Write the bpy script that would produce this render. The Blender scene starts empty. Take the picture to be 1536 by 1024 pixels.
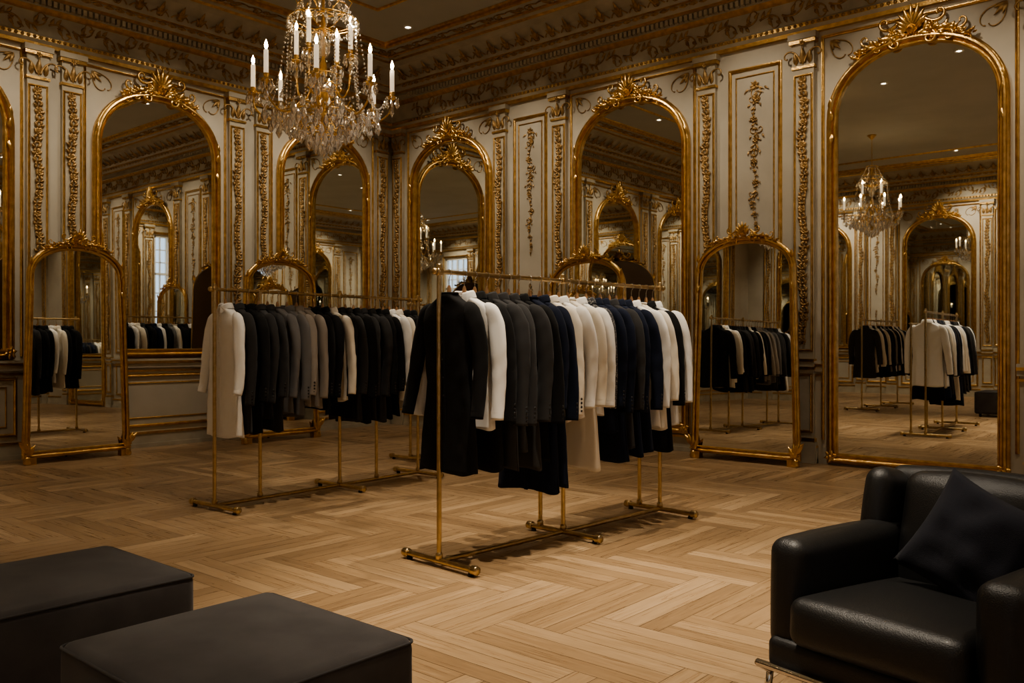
import bpy, bmesh, math, random
from mathutils import Vector, Matrix, noise
RN = random.Random(7)
pi = math.pi
C = bpy.context.scene.collection
RW, RD, CZ = 13.0, 13.0, 5.32      # room width (x 0..RW), depth (y 0..-RD), ceiling height
try: bpy.context.scene.view_settings.look = 'AgX - Medium High Contrast'
except Exception as ex: print(ex)

# ------------------------------------------------------------------ materials
def mat(name, base, rough=0.5, metal=0.0, var=None, bump=None, coat=0.0, sheen=0.0, trans=0.0, emis=None, spec=None):
    m = bpy.data.materials.new(name); m.use_nodes = True
    nt = m.node_tree; b = nt.nodes['Principled BSDF']
    b.inputs['Base Color'].default_value = (*base, 1)
    b.inputs['Roughness'].default_value = rough
    b.inputs['Metallic'].default_value = metal
    b.inputs['Coat Weight'].default_value = coat
    b.inputs['Sheen Weight'].default_value = sheen
    b.inputs['Transmission Weight'].default_value = trans
    if spec is not None: b.inputs['Specular IOR Level'].default_value = spec
    if emis:
        b.inputs['Emission Color'].default_value = (*emis[0], 1); b.inputs['Emission Strength'].default_value = emis[1]
    if var or bump:
        tc = nt.nodes.new('ShaderNodeTexCoord')
    if var:
        sc, c2 = var
        n = nt.nodes.new('ShaderNodeTexNoise'); n.inputs['Scale'].default_value = sc; n.inputs['Detail'].default_value = 5
        nt.links.new(tc.outputs['Object'], n.inputs['Vector'])
        r = nt.nodes.new('ShaderNodeValToRGB')
        r.color_ramp.elements[0].position = 0.35; r.color_ramp.elements[1].position = 0.65
        r.color_ramp.elements[0].color = (*base, 1); r.color_ramp.elements[1].color = (*c2, 1)
        nt.links.new(n.outputs['Fac'], r.inputs['Fac']); nt.links.new(r.outputs['Color'], b.inputs['Base Color'])
    if bump:
        sc, st = bump
        n = nt.nodes.new('ShaderNodeTexNoise'); n.inputs['Scale'].default_value = sc; n.inputs['Detail'].default_value = 4
        nt.links.new(tc.outputs['Object'], n.inputs['Vector'])
        bp = nt.nodes.new('ShaderNodeBump'); bp.inputs['Strength'].default_value = st; bp.inputs['Distance'].default_value = 0.01
        nt.links.new(n.outputs['Fac'], bp.inputs['Height']); nt.links.new(bp.outputs['Normal'], b.inputs['Normal'])
    return m

M_wall = mat('aged_cream_paint', (.41, .37, .295), .6, var=(1.7, (.49, .45, .365)), bump=(60, .05))
M_wall2 = mat('cream_moulding_paint', (.38, .34, .26), .5, var=(5, (.48, .435, .34)))
M_ceil = mat('ceiling_paint', (.42, .41, .355), .8, var=(1.2, (.47, .455, .395)))
M_gold = mat('gilded_gold', (.80, .55, .24), .28, 1.0, var=(14, (.58, .36, .13)), bump=(70, .3))
M_orn = mat('antique_gilt_ornament', (.50, .33, .145), .42, .6, var=(22, (.25, .155, .065)), bump=(90, .4))
M_brass = mat('brushed_brass', (.66, .50, .29), .28, 1.0, var=(30, (.54, .40, .21)))
M_mirror = mat('mirror_glass', (.84, .845, .81), .012, 1.0)
M_wood = mat('hanger_wood', (.42, .24, .12), .4, coat=.3)
M_steel = mat('chrome', (.75, .74, .72), .12, 1.0)
M_leather = mat('black_leather', (.012, .012, .012), .42, coat=.03, bump=(240, .2))
M_pillow = mat('pillow_fabric', (.018, .019, .026), .9, sheen=.06, bump=(400, .3), spec=.15)
M_velvet = mat('grey_velvet', (.050, .045, .044), .95, sheen=.15, var=(6, (.068, .062, .060)), bump=(500, .15), spec=.1)
M_piping = mat('velvet_piping', (.035, .032, .031), .9, sheen=.1)
M_candle = mat('candle_wax', (.85, .82, .74), .5, emis=((1, .80, .56), .6))
M_flame = mat('candle_flame', (1, .7, .3), .5, emis=((1, .72, .38), 60))
M_crystal = mat('cut_crystal', (1, .98, .95), .02, trans=.75, coat=1.0, spec=1.0)
M_white = mat('window_paint', (.7, .68, .62), .5)
M_black = mat('black_plastic', (.01, .01, .01), .5)
M_lamp = mat('downlight_lens', (1, .9, .7), .5, emis=((1, .88, .72), 12))
M_back = mat('mirror_backing', (.12, .07, .035), .8)

def floor_mat():
    m = bpy.data.materials.new('oak_parquet'); m.use_nodes = True; nt = m.node_tree; b = nt.nodes['Principled BSDF']
    L = nt.links.new
    at = nt.nodes.new('ShaderNodeAttribute'); at.attribute_name = 'rnd'
    uv = nt.nodes.new('ShaderNodeUVMap')
    mp = nt.nodes.new('ShaderNodeMapping'); mp.inputs['Scale'].default_value = (1.8, 34, 1)
    L(uv.outputs['UV'], mp.inputs['Vector'])
    n = nt.nodes.new('ShaderNodeTexNoise'); n.inputs['Scale'].default_value = 1.6; n.inputs['Detail'].default_value = 6; n.inputs['Distortion'].default_value = .9
    L(mp.outputs['Vector'], n.inputs['Vector'])
    r = nt.nodes.new('ShaderNodeValToRGB'); e = r.color_ramp.elements
    e[0].position = 0; e[0].color = (.15, .092, .049, 1); e[1].position = 1; e[1].color = (.51, .36, .215, 1)
    x = e.new(.5); x.color = (.325, .212, .115, 1)
    ma = nt.nodes.new('ShaderNodeMath'); ma.operation = 'MULTIPLY_ADD'; ma.inputs[1].default_value = .75; ma.inputs[2].default_value = -.17
    L(n.outputs['Fac'], ma.inputs[0])
    mb = nt.nodes.new('ShaderNodeMath'); mb.operation = 'MULTIPLY_ADD'; mb.inputs[1].default_value = .68
    L(at.outputs['Fac'], mb.inputs[0]); L(ma.outputs[0], mb.inputs[2])
    L(mb.outputs[0], r.inputs['Fac'])
    tc = nt.nodes.new('ShaderNodeTexCoord')
    n2 = nt.nodes.new('ShaderNodeTexNoise'); n2.inputs['Scale'].default_value = .9; n2.inputs['Detail'].default_value = 3
    L(tc.outputs['Object'], n2.inputs['Vector'])
    mr = nt.nodes.new('ShaderNodeMapRange'); mr.inputs[3].default_value = .82; mr.inputs[4].default_value = 1.12
    L(n2.outputs['Fac'], mr.inputs[0])
    mx = nt.nodes.new('ShaderNodeMix'); mx.data_type = 'RGBA'; mx.blend_type = 'MULTIPLY'; mx.inputs[0].default_value = 1
    L(r.outputs['Color'], mx.inputs[6]); L(mr.outputs[0], mx.inputs[7])
    L(mx.outputs[2], b.inputs['Base Color'])
    rr = nt.nodes.new('ShaderNodeMapRange'); rr.inputs[3].default_value = .20; rr.inputs[4].default_value = .40
    L(n.outputs['Fac'], rr.inputs[0]); L(rr.outputs[0], b.inputs['Roughness'])
    bp = nt.nodes.new('ShaderNodeBump'); bp.inputs['Strength'].default_value = .12; bp.inputs['Distance'].default_value = .004
    L(n.outputs['Fac'], bp.inputs['Height']); L(bp.outputs['Normal'], b.inputs['Normal'])
    return m
M_floor = floor_mat()
M_gap = mat('parquet_joint', (.05, .028, .014), .8)

CLOTH = {}
def cloth(name, col, sheen=.03, pattern=False):
    m = mat('cloth_' + name, col, .9, sheen=sheen, bump=(600, .08), spec=.15)
    if pattern:
        nt = m.node_tree; b = nt.nodes['Principled BSDF']
        tc = nt.nodes.new('ShaderNodeTexCoord'); v = nt.nodes.new('ShaderNodeTexVoronoi'); v.inputs['Scale'].default_value = 90
        nt.links.new(tc.outputs['Object'], v.inputs['Vector'])
        r = nt.nodes.new('ShaderNodeValToRGB'); r.color_ramp.elements[0].color = (.24, .23, .21, 1); r.color_ramp.elements[1].color = (.05, .05, .055, 1)
        r.color_ramp.elements[0].position = .25; r.color_ramp.elements[1].position = .5
        nt.links.new(v.outputs['Distance'], r.inputs['Fac']); nt.links.new(r.outputs['Color'], b.inputs['Base Color'])
    CLOTH[name] = m
cloth('black', (.012, .0118, .0115), .03); cloth('charcoal', (.040, .039, .039), .05); cloth('navy', (.012, .016, .032), .03)
cloth('white', (.77, .75, .71), .1); cloth('cream', (.71, .65, .55), .1); cloth('grey', (.15, .143, .14), .1); cloth('taupe', (.28, .245, .21), .1)
cloth('patterned', (.2, .2, .2), pattern=True)

# ------------------------------------------------------------------ mesh builder
class MB:
    def __init__(s): s.v = []; s.f = []; s.m = []; s.s = []
    def add(s, vs, fs, m=0, smooth=True, M=None):
        o = len(s.v)
        s.v += [tuple(M @ Vector(p)) for p in vs] if M is not None else [tuple(p) for p in vs]
        for f in fs: s.f.append(tuple(i + o for i in f)); s.m.append(m); s.s.append(smooth)
    def box(s, x0, x1, y0, y1, z0, z1, m=0, M=None):
        vs = [(x, y, z) for z in (z0, z1) for y in (y0, y1) for x in (x0, x1)]
        s.add(vs, [(0, 2, 3, 1), (4, 5, 7, 6), (0, 1, 5, 4), (2, 6, 7, 3), (0, 4, 6, 2), (1, 3, 7, 5)], m, False, M)
    def grid(s, rows, m=0, closed=False, smooth=True, M=None):
        n = len(rows[0]); vs = [p for r in rows for p in r]; fs = []
        for i in range(len(rows) - 1):
            for j in range(n if closed else n - 1):
                k = (j + 1) % n
                fs.append((i * n + j, i * n + k, (i + 1) * n + k, (i + 1) * n + j))
        s.add(vs, fs, m, smooth, M)
    def tube(s, pts, rad, m=0, n=8, flat=(1, 1), caps=True, M=None, closed=False, up=None):
        pts = [Vector(p) for p in pts]; N = len(pts)
        if not hasattr(rad, '__len__'): rad = [rad] * N
        T = []
        for i in range(N):
            if closed: t = pts[(i + 1) % N] - pts[i - 1]
            else: t = pts[min(i + 1, N - 1)] - pts[max(i - 1, 0)]
            T.append(t.normalized())
        u = Vector(up) if up else (Vector((0, 0, 1)) if abs(T[0].z) < .9 else Vector((0, 1, 0)))
        rows = []
        for i in range(N):
            u = (u - T[i] * u.dot(T[i])).normalized(); w = T[i].cross(u)
            rows.append([pts[i] + (u * math.cos(2 * pi * j / n) * flat[0] + w * math.sin(2 * pi * j / n) * flat[1]) * rad[i] for j in range(n)])
        if closed: rows.append(rows[0])
        s.grid(rows, m, True, True, M)
        if caps and not closed:
            s.add(rows[0], [tuple(range(n))], m, False, M); s.add(rows[-1], [tuple(reversed(range(n)))], m, False, M)
    def lathe(s, prof, m=0, n=20, M=None, smooth=True):
        rows = [[(r * math.cos(2 * pi * j / n), r * math.sin(2 * pi * j / n), z) for j in range(n)] for r, z in prof]
        s.grid(rows, m, True, smooth, M)
    def merge(s, o, M=None):
        k = len(s.v)
        s.v += [tuple(M @ Vector(p)) for p in o.v] if M is not None else o.v
        s.f += [tuple(i + k for i in f) for f in o.f]; s.m += o.m; s.s += o.s
    def mesh(s, name, mats):
        me = bpy.data.meshes.new(name); me.from_pydata(s.v, [], s.f)
        for x in mats: me.materials.append(x)
        me.polygons.foreach_set('material_index', s.m); me.polygons.foreach_set('use_smooth', s.s); me.update()
        return me
    def obj(s, name, mats, parent=None, M=None):
        return mkobj(name, s.mesh(name, mats), parent, M)

def mkobj(name, me, parent=None, M=None):
    o = bpy.data.objects.new(name, me); C.objects.link(o)
    if parent: o.parent = parent
    if M is not None: o.matrix_local = M
    return o
def empty(name, M=None):
    e = bpy.data.objects.new(name, None); C.objects.link(e); e.empty_display_size = .1
    if M is not None: e.matrix_world = M
    return e
T = lambda x, y, z: Matrix.Translation((x, y, z))
RZ = lambda a: Matrix.Rotation(math.radians(a), 4, 'Z')
RX = lambda a: Matrix.Rotation(math.radians(a), 4, 'X')
RY = lambda a: Matrix.Rotation(math.radians(a), 4, 'Y')

# wall frames: local x along the wall, -y into the room, z up
W_right = Matrix.Identity(4)                  # plane y=0, s = X
W_left = RZ(90)                               # plane x=0, s = Y
W_rear = T(0, -RD, 0) @ RZ(180)               # plane y=-RD, s = -X
W_side = T(RW, 0, 0) @ RZ(-90)                # plane x=RW, s = -Y

def sweep(mb, path, prof, closed=True, mats=None, plane='xz', M=None):
    """sweep profile (outward offset, height) along a 2-d path with mitred joints"""
    N = len(path); rings = []
    for i in range(N):
        p = Vector(path[i]); a = Vector(path[i - 1]) if (closed or i > 0) else None; b = Vector(path[(i + 1) % N]) if (closed or i < N - 1) else None
        d1 = (p - a).normalized() if a is not None else (b - p).normalized()
        d2 = (b - p).normalized() if b is not None else d1
        n1 = Vector((d1.y, -d1.x)); n2 = Vector((d2.y, -d2.x)); n = (n1 + n2)
        n = n / max(.3, (1 + n1.dot(n2)))
        if plane == 'xz': rings.append([(p.x + n.x * o, -d, p.y + n.y * o) for o, d in prof])
        else: rings.append([(p.x + n.x * o, p.y + n.y * o, d) for o, d in prof])
    if closed: rings.append(rings[0])
    for j in range(len(prof) - 1):
        mb.grid([[r[j], r[j + 1]] for r in rings], mats[j] if mats else 0, False, False, M)

def rect(x0, x1, z0, z1): return [(x0, z0), (x1, z0), (x1, z1), (x0, z1)]
MOULD = [(0, 0), (.002, .016), (.012, .022), (.02, .014), (.03, .014), (.034, .0)]
def frame(mb, x0, x1, z0, z1, m=1, sc=1.0, d=0.0):
    sweep(mb, rect(x0, x1, z0, z1), [(o * sc, h * sc + d) for o, h in MOULD], True, [m] * 5)

def leaf(mb, x, z, ang, L, W, dep=.02, base=0.0, m=0, lobes=3):
    c, s_ = math.cos(ang), math.sin(ang); rows = []
    for i in range(7):
        u = i / 6; w = W * (math.sin(pi * min(1, u ** .75)) * .95 + .05 * (1 - u)) * (1 + .28 * math.sin(2 * pi * lobes * u))
        h = dep * (math.sin(pi * u * .9) + .7 * u * u)
        row = []
        for v in (-1, -.5, 0, .5, 1):
            hh = base + h * (1 - .75 * v * v) - (.25 * dep if v == 0 else 0)
            row.append((x + c * L * u - s_ * v * w, -max(hh, .0005), z + s_ * L * u + c * v * w))
        rows.append(row)
    mb.grid(rows, m)

def curl(mb, x, z, a, L, k0, k1, r0, r1, base=0.01, m=0, n=22, flip=1):
    pts = []; rad = []
    ds = L / n
    for i in range(n + 1):
        t = i / n; pts.append((x, -(base + r0 * .5), z)); rad.append(r0 + (r1 - r0) * t)
        k = k0 * (k1 / k0) ** t
        a += flip * k * ds; x += math.cos(a) * ds; z += math.sin(a) * ds
    rad[-1] *= 1.5
    mb.tube(pts, rad, m, 6, up=(0, 1, 0))
    return x, z

def bump(mb, x, z, r, d=None, base=0.0, m=0):
    d = d or r * .8
    rows = [[(x + r * math.cos(a) * math.cos(b), -(base + d * math.sin(a)), z + r * math.cos(a) * math.sin(b)) for b in [2 * pi * j / 8 for j in range(8)]] for a in (0, .5, 1.0, 1.5)]
    mb.grid(rows, m, True)

def flower(mb, x, z, r, base=0.0, m=0):
    for k in range(6): leaf(mb, x, z, k * pi / 3 + .3, r, r * .34, r * .35, base, m, 0)
    bump(mb, x, z, r * .3, r * .45, base, m)

# ------------------------------------------------------------------ crest of the mirrors
def crest(mb, zc, w, h, drop, m=0, base=.06):
    """rocaille crest: w half-width, h height above the frame, drop how far the arch falls at +-w"""
    f = lambda x: zc - drop * (abs(x) / w) ** 2
    for k in range(7):
        a = pi * (.2 + .6 * k / 6)
        leaf(mb, 0, zc + h * .22, a, h * (.50 + .25 * math.sin(a) ** 3), h * .10, .05, base + .01, m, 2)
    bump(mb, 0, zc + h * .24, h * .17, .06, base, m); bump(mb, 0, zc + h * .24, h * .09, .09, base, m)
    for q in range(5): bump(mb, (q - 2) * h * .09, zc + h * .08 - abs(q - 2) * .004, h * .045, .03, base + .02, m)
    rr = random.Random(5)
    for s in (-1, 1):
        sgn = lambda an: an if s > 0 else pi - an
        curl(mb, s * w * .08, zc + h * .02, sgn(.85), h * 1.35, 2.2 / h, 15 / h, h * .075, h * .035, base, m, 26, -s)
        curl(mb, s * w * .20, f(w * .2) + h * .52, sgn(-.9), h * 1.1, 1.5 / h, 15 / h, h * .065, h * .03, base + .01, m, 26, s)
        curl(mb, s * w * .42, f(w * .42) + h * .04, sgn(.65), h * .95, 2.4 / h, 18 / h, h * .06, h * .028, base, m, 22, -s)
        curl(mb, s * w * .62, f(w * .62) + h * .18, sgn(-.6), h * .85, 2.0 / h, 18 / h, h * .05, h * .025, base, m, 22, s)
        curl(mb, s * w * .80, f(w * .80) + h * .02, sgn(.1), h * .6, 3 / h, 24 / h, h * .045, h * .022, base, m, 20, -s)
        for i in range(30):
            t = .08 + .88 * i / 29; an = rr.uniform(-.5, 1.5) * (1 - .5 * t)
            l = h * rr.uniform(.2, .42) * (1 - .45 * t)
            leaf(mb, s * w * t, f(w * t) + h * rr.uniform(.02, .26) * (1 - t * .6), sgn(an), l, l * .26, .03, base + rr.uniform(0, .02), m, 2)
        for t in (.15, .3, .5, .72, .92): bump(mb, s * w * t, f(w * t) + h * .05, h * .05, .03, base + .02, m)
        flower(mb, s * w * .33, f(w * .33) + h * .26, h * .12, base + .03, m)

def arch(wb, wt, z0, zs, ht, n=28, p=.92):
    P = [(-wb, z0), (wb, z0)]
    for i in range(n + 1):
        a = pi * i / n; c, s = math.cos(a), math.sin(a)
        P.append((wt * math.copysign(abs(c) ** p, c), zs + ht * abs(s) ** p))
    return P

def mirror_parts(wb, wt, z0, zs, ht, fw=.1, ch=.34, cw=.5, back=0):
    P = arch(wb, wt, z0, zs, ht)
    fr = MB(); k = fw / .1
    prof = [(-.004, back), (-.004, .03 * k), (.004, .048 * k), (.014, .05 * k), (.02 * k, .036 * k), (.032 * k, .036 * k), (.042 * k, .066 * k), (.056 * k, .082 * k), (.072 * k, .078 * k), (.082 * k, .055 * k), (.09 * k, .05 * k), (.1 * k, .04 * k), (.1 * k, back)]
    sweep(fr, P, prof, True, [0] * 12)
    crest(fr, zs + ht + fw * .62, cw, ch, ht * .30 * (cw / wt) ** 2, 0, .05 * k)
    for s in (-1, 1):
        for dz in (0, .1, -.1):
            leaf(fr, s * (wt + fw * .5), zs + dz * 1.2, pi / 2 if dz >= 0 else -pi / 2, .12 * k, .03 * k, .02, .06 * k, 0)
        flower(fr, s * (wb + fw * .5), z0 - fw * .5 + .02, .07 * k, .06 * k)
    gl = MB(); gl.add([(x * 1.0, -.012 - back, z) for x, z in P], [tuple(range(len(P)))], 0, False)
    return fr, gl

# ------------------------------------------------------------------ room shell
def build_floor():
    vs = []; fs = []; uvs = []; rnd = []; mi = []
    Wd = .30; n = 3; nb = 3; g = .0012
    def addr(x0, x1, y0, y1, horiz, bias):
        cx0, cx1, cy0, cy1 = max(x0, 0), min(x1, RW), max(y0, -RD), min(y1, 0)
        if cx1 - cx0 < .004 or cy1 - cy0 < .004: return
        o = len(vs); u0, v0 = RN.random() * 50, RN.random() * 50
        q = [(cx0 + g, cy0 + g), (cx1 - g, cy0 + g), (cx1 - g, cy1 - g), (cx0 + g, cy1 - g)]
        for a, b in q:
            vs.append((a, b, 0)); uvs.append((a + u0, b + v0) if horiz else (b + u0, a + v0))
        fs.append((o, o + 1, o + 2, o + 3)); rnd.append(min(1, max(0, .15 + .7 * RN.random() + bias))); mi.append(0)
    for m_ in range(-20, 21):
        for k in range(-60, 120):
            for horiz in (True, False):
                ox = (k + n * m_) * Wd - 3; oy = (k - n * m_) * Wd - 9.5
                if not horiz: oy += Wd
                if ox > RW or oy > 0 or ox + n * Wd < 0 or oy + n * Wd < -RD: continue
                b = Wd / nb; bias = RN.uniform(-.15, .15)
                for i in range(nb):
                    if horiz: addr(ox, ox + n * Wd, oy + i * b, oy + (i + 1) * b, True, bias)
                    else: addr(ox + i * b, ox + (i + 1) * b, oy, oy + n * Wd, False, bias)
    o = len(vs)
    for a, b in ((0, -RD), (RW, -RD), (RW, 0), (0, 0)): vs.append((a, b, -.0015)); uvs.append((0, 0))
    fs.append((o, o + 1, o + 2, o + 3)); rnd.append(0); mi.append(1)
    me = bpy.data.meshes.new('floor'); me.from_pydata(vs, [], fs)
    me.materials.append(M_floor); me.materials.append(M_gap); me.polygons.foreach_set('material_index', mi)
    ul = me.uv_layers.new(name='UVMap'); at = me.attributes.new('rnd', 'FLOAT', 'FACE'); at.data.foreach_set('value', rnd)
    flat = []
    for p in me.polygons:
        for li in p.vertices: flat += list(uvs[li])
    ul.data.foreach_set('uv', flat); me.update(); mkobj('floor', me)
build_floor()

mb = MB(); mb.box(-.2, RW + .2, -RD - .2, .2, CZ, CZ + .2); mb.obj('ceiling', [M_ceil])
mb = MB(); mb.box(-.2, RW + .2, 0, .2, -.1, CZ); mb.obj('wall_right', [M_wall])
mb = MB(); mb.box(-.2, 0, -RD, 0, -.1, CZ); mb.obj('wall_left', [M_wall])
def wall_with_windows(name, Wm, s0, s1, wins, wh):
    mb = MB(); x = s0
    for w in wins:
        mb.box(x, w - wh, 0, .2, -.1, CZ); mb.box(w - wh, w + wh, 0, .2, -.1, 1.1); mb.box(w - wh, w + wh, 0, .2, 4.2, CZ); x = w + wh
    mb.box(x, s1, 0, .2, -.1, CZ); mb.obj(name, [M_wall], None, Wm)
def window(name, Wm, s, wh):
    mb = MB()
    for xa, xb in ((-wh, -wh + .06), (wh - .06, wh)): mb.box(xa, xb, .05, .15, 1.1, 4.2)
    for za in (1.1, 4.14, 3.1): mb.box(-wh, wh, .05, .15, za, za + .06)
    mb.box(-.025, .025, .06, .14, 1.1, 4.2)
    for q in (-wh / 2, wh / 2): mb.box(q - .012, q + .012, .07, .13, 1.1, 4.2)
    for za in (1.6, 2.1, 2.6, 3.45, 3.8): mb.box(-wh, wh, .07, .13, za - .012, za + .012)
    frame(mb, -wh - .02, wh + .02, 1.08, 4.22, 1, 2)
    mb.box(-wh - .1, wh + .1, -.1, .02, 1.02, 1.08, 0)
    mb.obj(name, [M_white, M_gold], None, Wm @ T(s, 0, 0))
wall_with_windows('wall_rear', W_rear, -RW - .2, .2, [-11.4], .55); window('window_1', W_rear, -11.4, .55)
wall_with_windows('wall_side', W_side, 0, RD, [3.2], .40); window('window_2', W_side, 3.2, .40)

# ------------------------------------------------------------------ perimeter mouldings
PER = [(0, -RD), (0, 0), (RW, 0), (RW, -RD)]      # clockwise from above -> outward normal (dy,-dx) points inward
def per_sweep(prof, mats):
    mb = MB(); sweep(mb, PER, prof, True, mats, 'xy'); return mb
prof = [(0, 4.46), (.05, 4.46), (.055, 4.50), (.085, 4.53), (.085, 4.57), (.045, 4.60), (.045, 4.83), (.07, 4.85), (.10, 4.88), (.10, 4.955), (.16, 4.96), (.20, 4.98), (.24, 5.03), (.27, 5.035), (.27, 5.06), (.29, 5.09), (.35, 5.17), (.44, 5.24), (.54, 5.275), (.56, 5.27), (.60, 5.285), (.62, 5.32)]
pm = [1, 1, 0, 1, 0, 0, 1, 1, 0, 0, 1, 0, 0, 1, 0, 0, 0, 0, 1, 1, 0]
mb = per_sweep(prof, pm)
mb.obj('trim_1_cornice', [M_wall2, M_gold])
unit = MB()
for s in (0, .25):
    fl = 1 if s == 0 else -1; zz = 4.715
    curl(unit, s, zz, .5 * fl, .42, 3, 36, .012, .006, .045, 0, 20, -fl)
    leaf(unit, s + .02, zz, 1.2 * fl, .10, .022, .02, .045); leaf(unit, s + .08, zz + .03 * fl, .9 * fl, .09, .02, .02, .045)
    leaf(unit, s + .10, zz - .01 * fl, -1.1 * fl, .09, .022, .02, .045); leaf(unit, s + .18, zz - .04 * fl, -.6 * fl, .08, .02, .02, .045)
    flower(unit, s + .12, zz + .0, .036, .045)
for i in range(8): bump(unit, (i + .5) * .0625, 4.55, .02, .018, .085)
for i in range(8): unit.box(i * .0625 + .012, i * .0625 + .05, -.155, -.09, 4.895, 4.955, 1)
for i in range(4): leaf(unit, (i + .5) * .125, 5.0, pi / 2, .06, .05, .02, .25, 0, 1)
cv = MB()
for i in range(2):
    x0 = i * .25 + .125
    curl(cv, x0 - .11, 0.02, 1.0, .26, 5, 50, .009, .005, 0, 0, 18, -1)
    curl(cv, x0 + .11, 0.02, pi - 1.0, .26, 5, 50, .009, .005, 0, 0, 18, 1)
    leaf(cv, x0, .0, pi / 2, .2, .034, .025, 0); leaf(cv, x0, .02, pi / 2 + .6, .11, .022, .02, 0); leaf(cv, x0, .02, pi / 2 - .6, .11, .022, .02, 0)
unit.merge(cv, T(0, -.30, 5.085) @ RX(48))
ce = MB()
curl(ce, 0, 0, .6, .40, 4, 34, .010, .006, 0, 0, 20, -1); curl(ce, .5, 0, pi - .6, .40, 4, 34, .010, .006, 0, 0, 20, 1)
flower(ce, .25, 0.0, .05, 0); leaf(ce, .08, 0, -.6, .12, .024, .02); leaf(ce, .42, 0, pi + .6, .12, .024, .02)
unit.merge(ce, T(0, -.80, CZ - .001) @ RX(90))
allc = MB()
for Wm, sg in ((W_right, 1), (W_left, -1), (W_rear, -1), (W_side, 1)):
    for i in range(1, 25):
        s = i * .5 if sg > 0 else -(i + 1) * .5
        allc.merge(unit, Wm @ T(s, 0, 0))
allc.obj('trim_2_cornice_carving', [M_orn, M_wall2])
mb = MB()
for o in (.66, .96, 1.05, 1.9):
    k = 1.6 if o in (.96,) else 1
    sweep(mb, PER, [(o, CZ), (o + .004, CZ - .02 * k), (o + .02 * k, CZ - .03 * k), (o + .035 * k, CZ - .02 * k), (o + .04 * k, CZ)], True, [0] * 4, 'xy')
mb.obj('trim_3_ceiling_moulding', [M_gold])
for nm, Wm, s0, s1 in (('right', W_right, 0, RW), ('left', W_left, -RD, 0), ('rear', W_rear, -RW, 0), ('side', W_side, 0, RD)):
    mb = MB()
    segs = [(s0, s1)]
    if nm == 'right': segs = [(0, 6.62), (8.48, 9.77), (11.63, RW)]
    for a, b in segs:
        mb.box(a, b, -.03, 0, 0, .16, 0); mb.box(a, b, -.045, 0, 0, .05, 0); mb.box(a, b, -.038, 0, .16, .185, 1)
    mb.obj('baseboard_' + nm, [M_wall2, M_gold], None, Wm)

# ------------------------------------------------------------------ pilaster
def pilaster(hw=.11, top=4.46):
    mb = MB()
    mb.box(-hw - .02, hw + .02, -.07, 0, 0, .22, 0); mb.box(-hw - .012, hw + .012, -.062, 0, .22, .26, 1)
    mb.box(-hw, hw, -.05, 0, .26, 4.12, 0)
    frame(mb, -hw + .035, hw - .035, .34, .90, 1, .8, .05)
    mb.box(-hw - .012, hw + .012, -.07, 0, .97, 1.0, 1); mb.box(-hw - .006, hw + .006, -.062, 0, 1.0, 1.05, 0); mb.box(-hw - .012, hw + .012, -.075, 0, 1.05, 1.08, 1)
    frame(mb, -hw + .03, hw - .03, 1.18, 4.02, 1, .7, .05)
    rr = random.Random(11)
    z = 1.24; k = 0
    while z < 3.96:
        w = .5 + .5 * math.sin(z * 4.1); xo = .014 * math.sin(z * 9)
        for s in (-1, 1):
            leaf(mb, xo, z, pi / 2 - s * rr.uniform(.55, .95), .065 + .02 * w, .020, .024, .052, 2, 2)
            leaf(mb, xo + s * .012, z + .03, pi / 2 - s * rr.uniform(.2, .6), .055, .015, .02, .056, 2, 2)
            leaf(mb, xo, z + .02, -pi / 2 + s * .8, .05, .014, .018, .052, 2, 1)
        if k % 3 == 0: flower(mb, xo, z + .045, .040, .058, 2)
        else: bump(mb, xo + .01, z + .03, .014, .02, .06, 2)
        z += .075; k += 1
    mb.box(-hw - .012, hw + .012, -.065, 0, 4.10, 4.13, 1)
    mb.box(-hw - .005, hw + .005, -.06, 0, 4.13, 4.36, 0)
    mb.box(-hw - .04, hw + .04, -.10, 0, 4.40, 4.46, 0); mb.box(-hw - .03, hw + .03, -.09, 0, 4.36, 4.40, 1)
    for s in (-1, 1):
        curl(mb, s * .02, 4.16, pi / 2 - s * .25, .32, 2.5, 44, .012, .008, .065, 2, 22, -s)
        leaf(mb, s * .07, 4.14, pi / 2 - s * .1, .14, .028, .03, .062, 2)
    leaf(mb, 0, 4.14, pi / 2, .18, .035, .035, .065, 2); flower(mb, 0, 4.36, .035, .09, 2)
    return mb.mesh('pilaster', [M_wall2, M_gold, M_orn])
PIL = pilaster()
def arabesque(mb, z0, z1, hw, m=2, base=.004, seed=3):
    """trailing foliage garland hanging from a rosette"""
    rr = random.Random(seed)
    flower(mb, 0, z1 - .05, hw * .26, base, m)
    H = z1 - z0; n = int(H / .055)
    for i in range(n):
        t = i / n; z = z1 - .06 - H * t
        wv = hw * (.75 * (1 - t) ** .7 * (.65 + .35 * math.cos(t * 17)) + .12); x0 = .02 * math.sin(z * 13)
        for s in (-1, 1):
            if i % 3 == 0:
                curl(mb, x0, z, (-.35 if s > 0 else pi + .35), wv * 1.25, 1.5 / max(wv, .04), 9 / max(wv, .04), .0065, .004, base, m, 16, s * (1 if i % 2 else -1))
                leaf(mb, x0 + s * wv * .5, z - .02, -pi / 2 + s * rr.uniform(.2, 1.0), wv * .4, .011, .014, base, m, 1)
            leaf(mb, x0, z, -pi / 2 + s * rr.uniform(.5, 1.3), wv * rr.uniform(.35, .6), .012, .014, base, m, 2)
        if i % 4 == 2: flower(mb, x0 + rr.uniform(-.02, .02), z - .02, .026 + .02 * (1 - t), base + .004, m)
        elif i % 4 == 0: bump(mb, x0, z - .02, .011, .014, base + .004, m)
    mb.tube([(.02 * math.sin((z1 - H * q / 20) * 13), -base - .003, z1 - .06 - H * q / 20) for q in range(21)], .004, m, 5)
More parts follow.
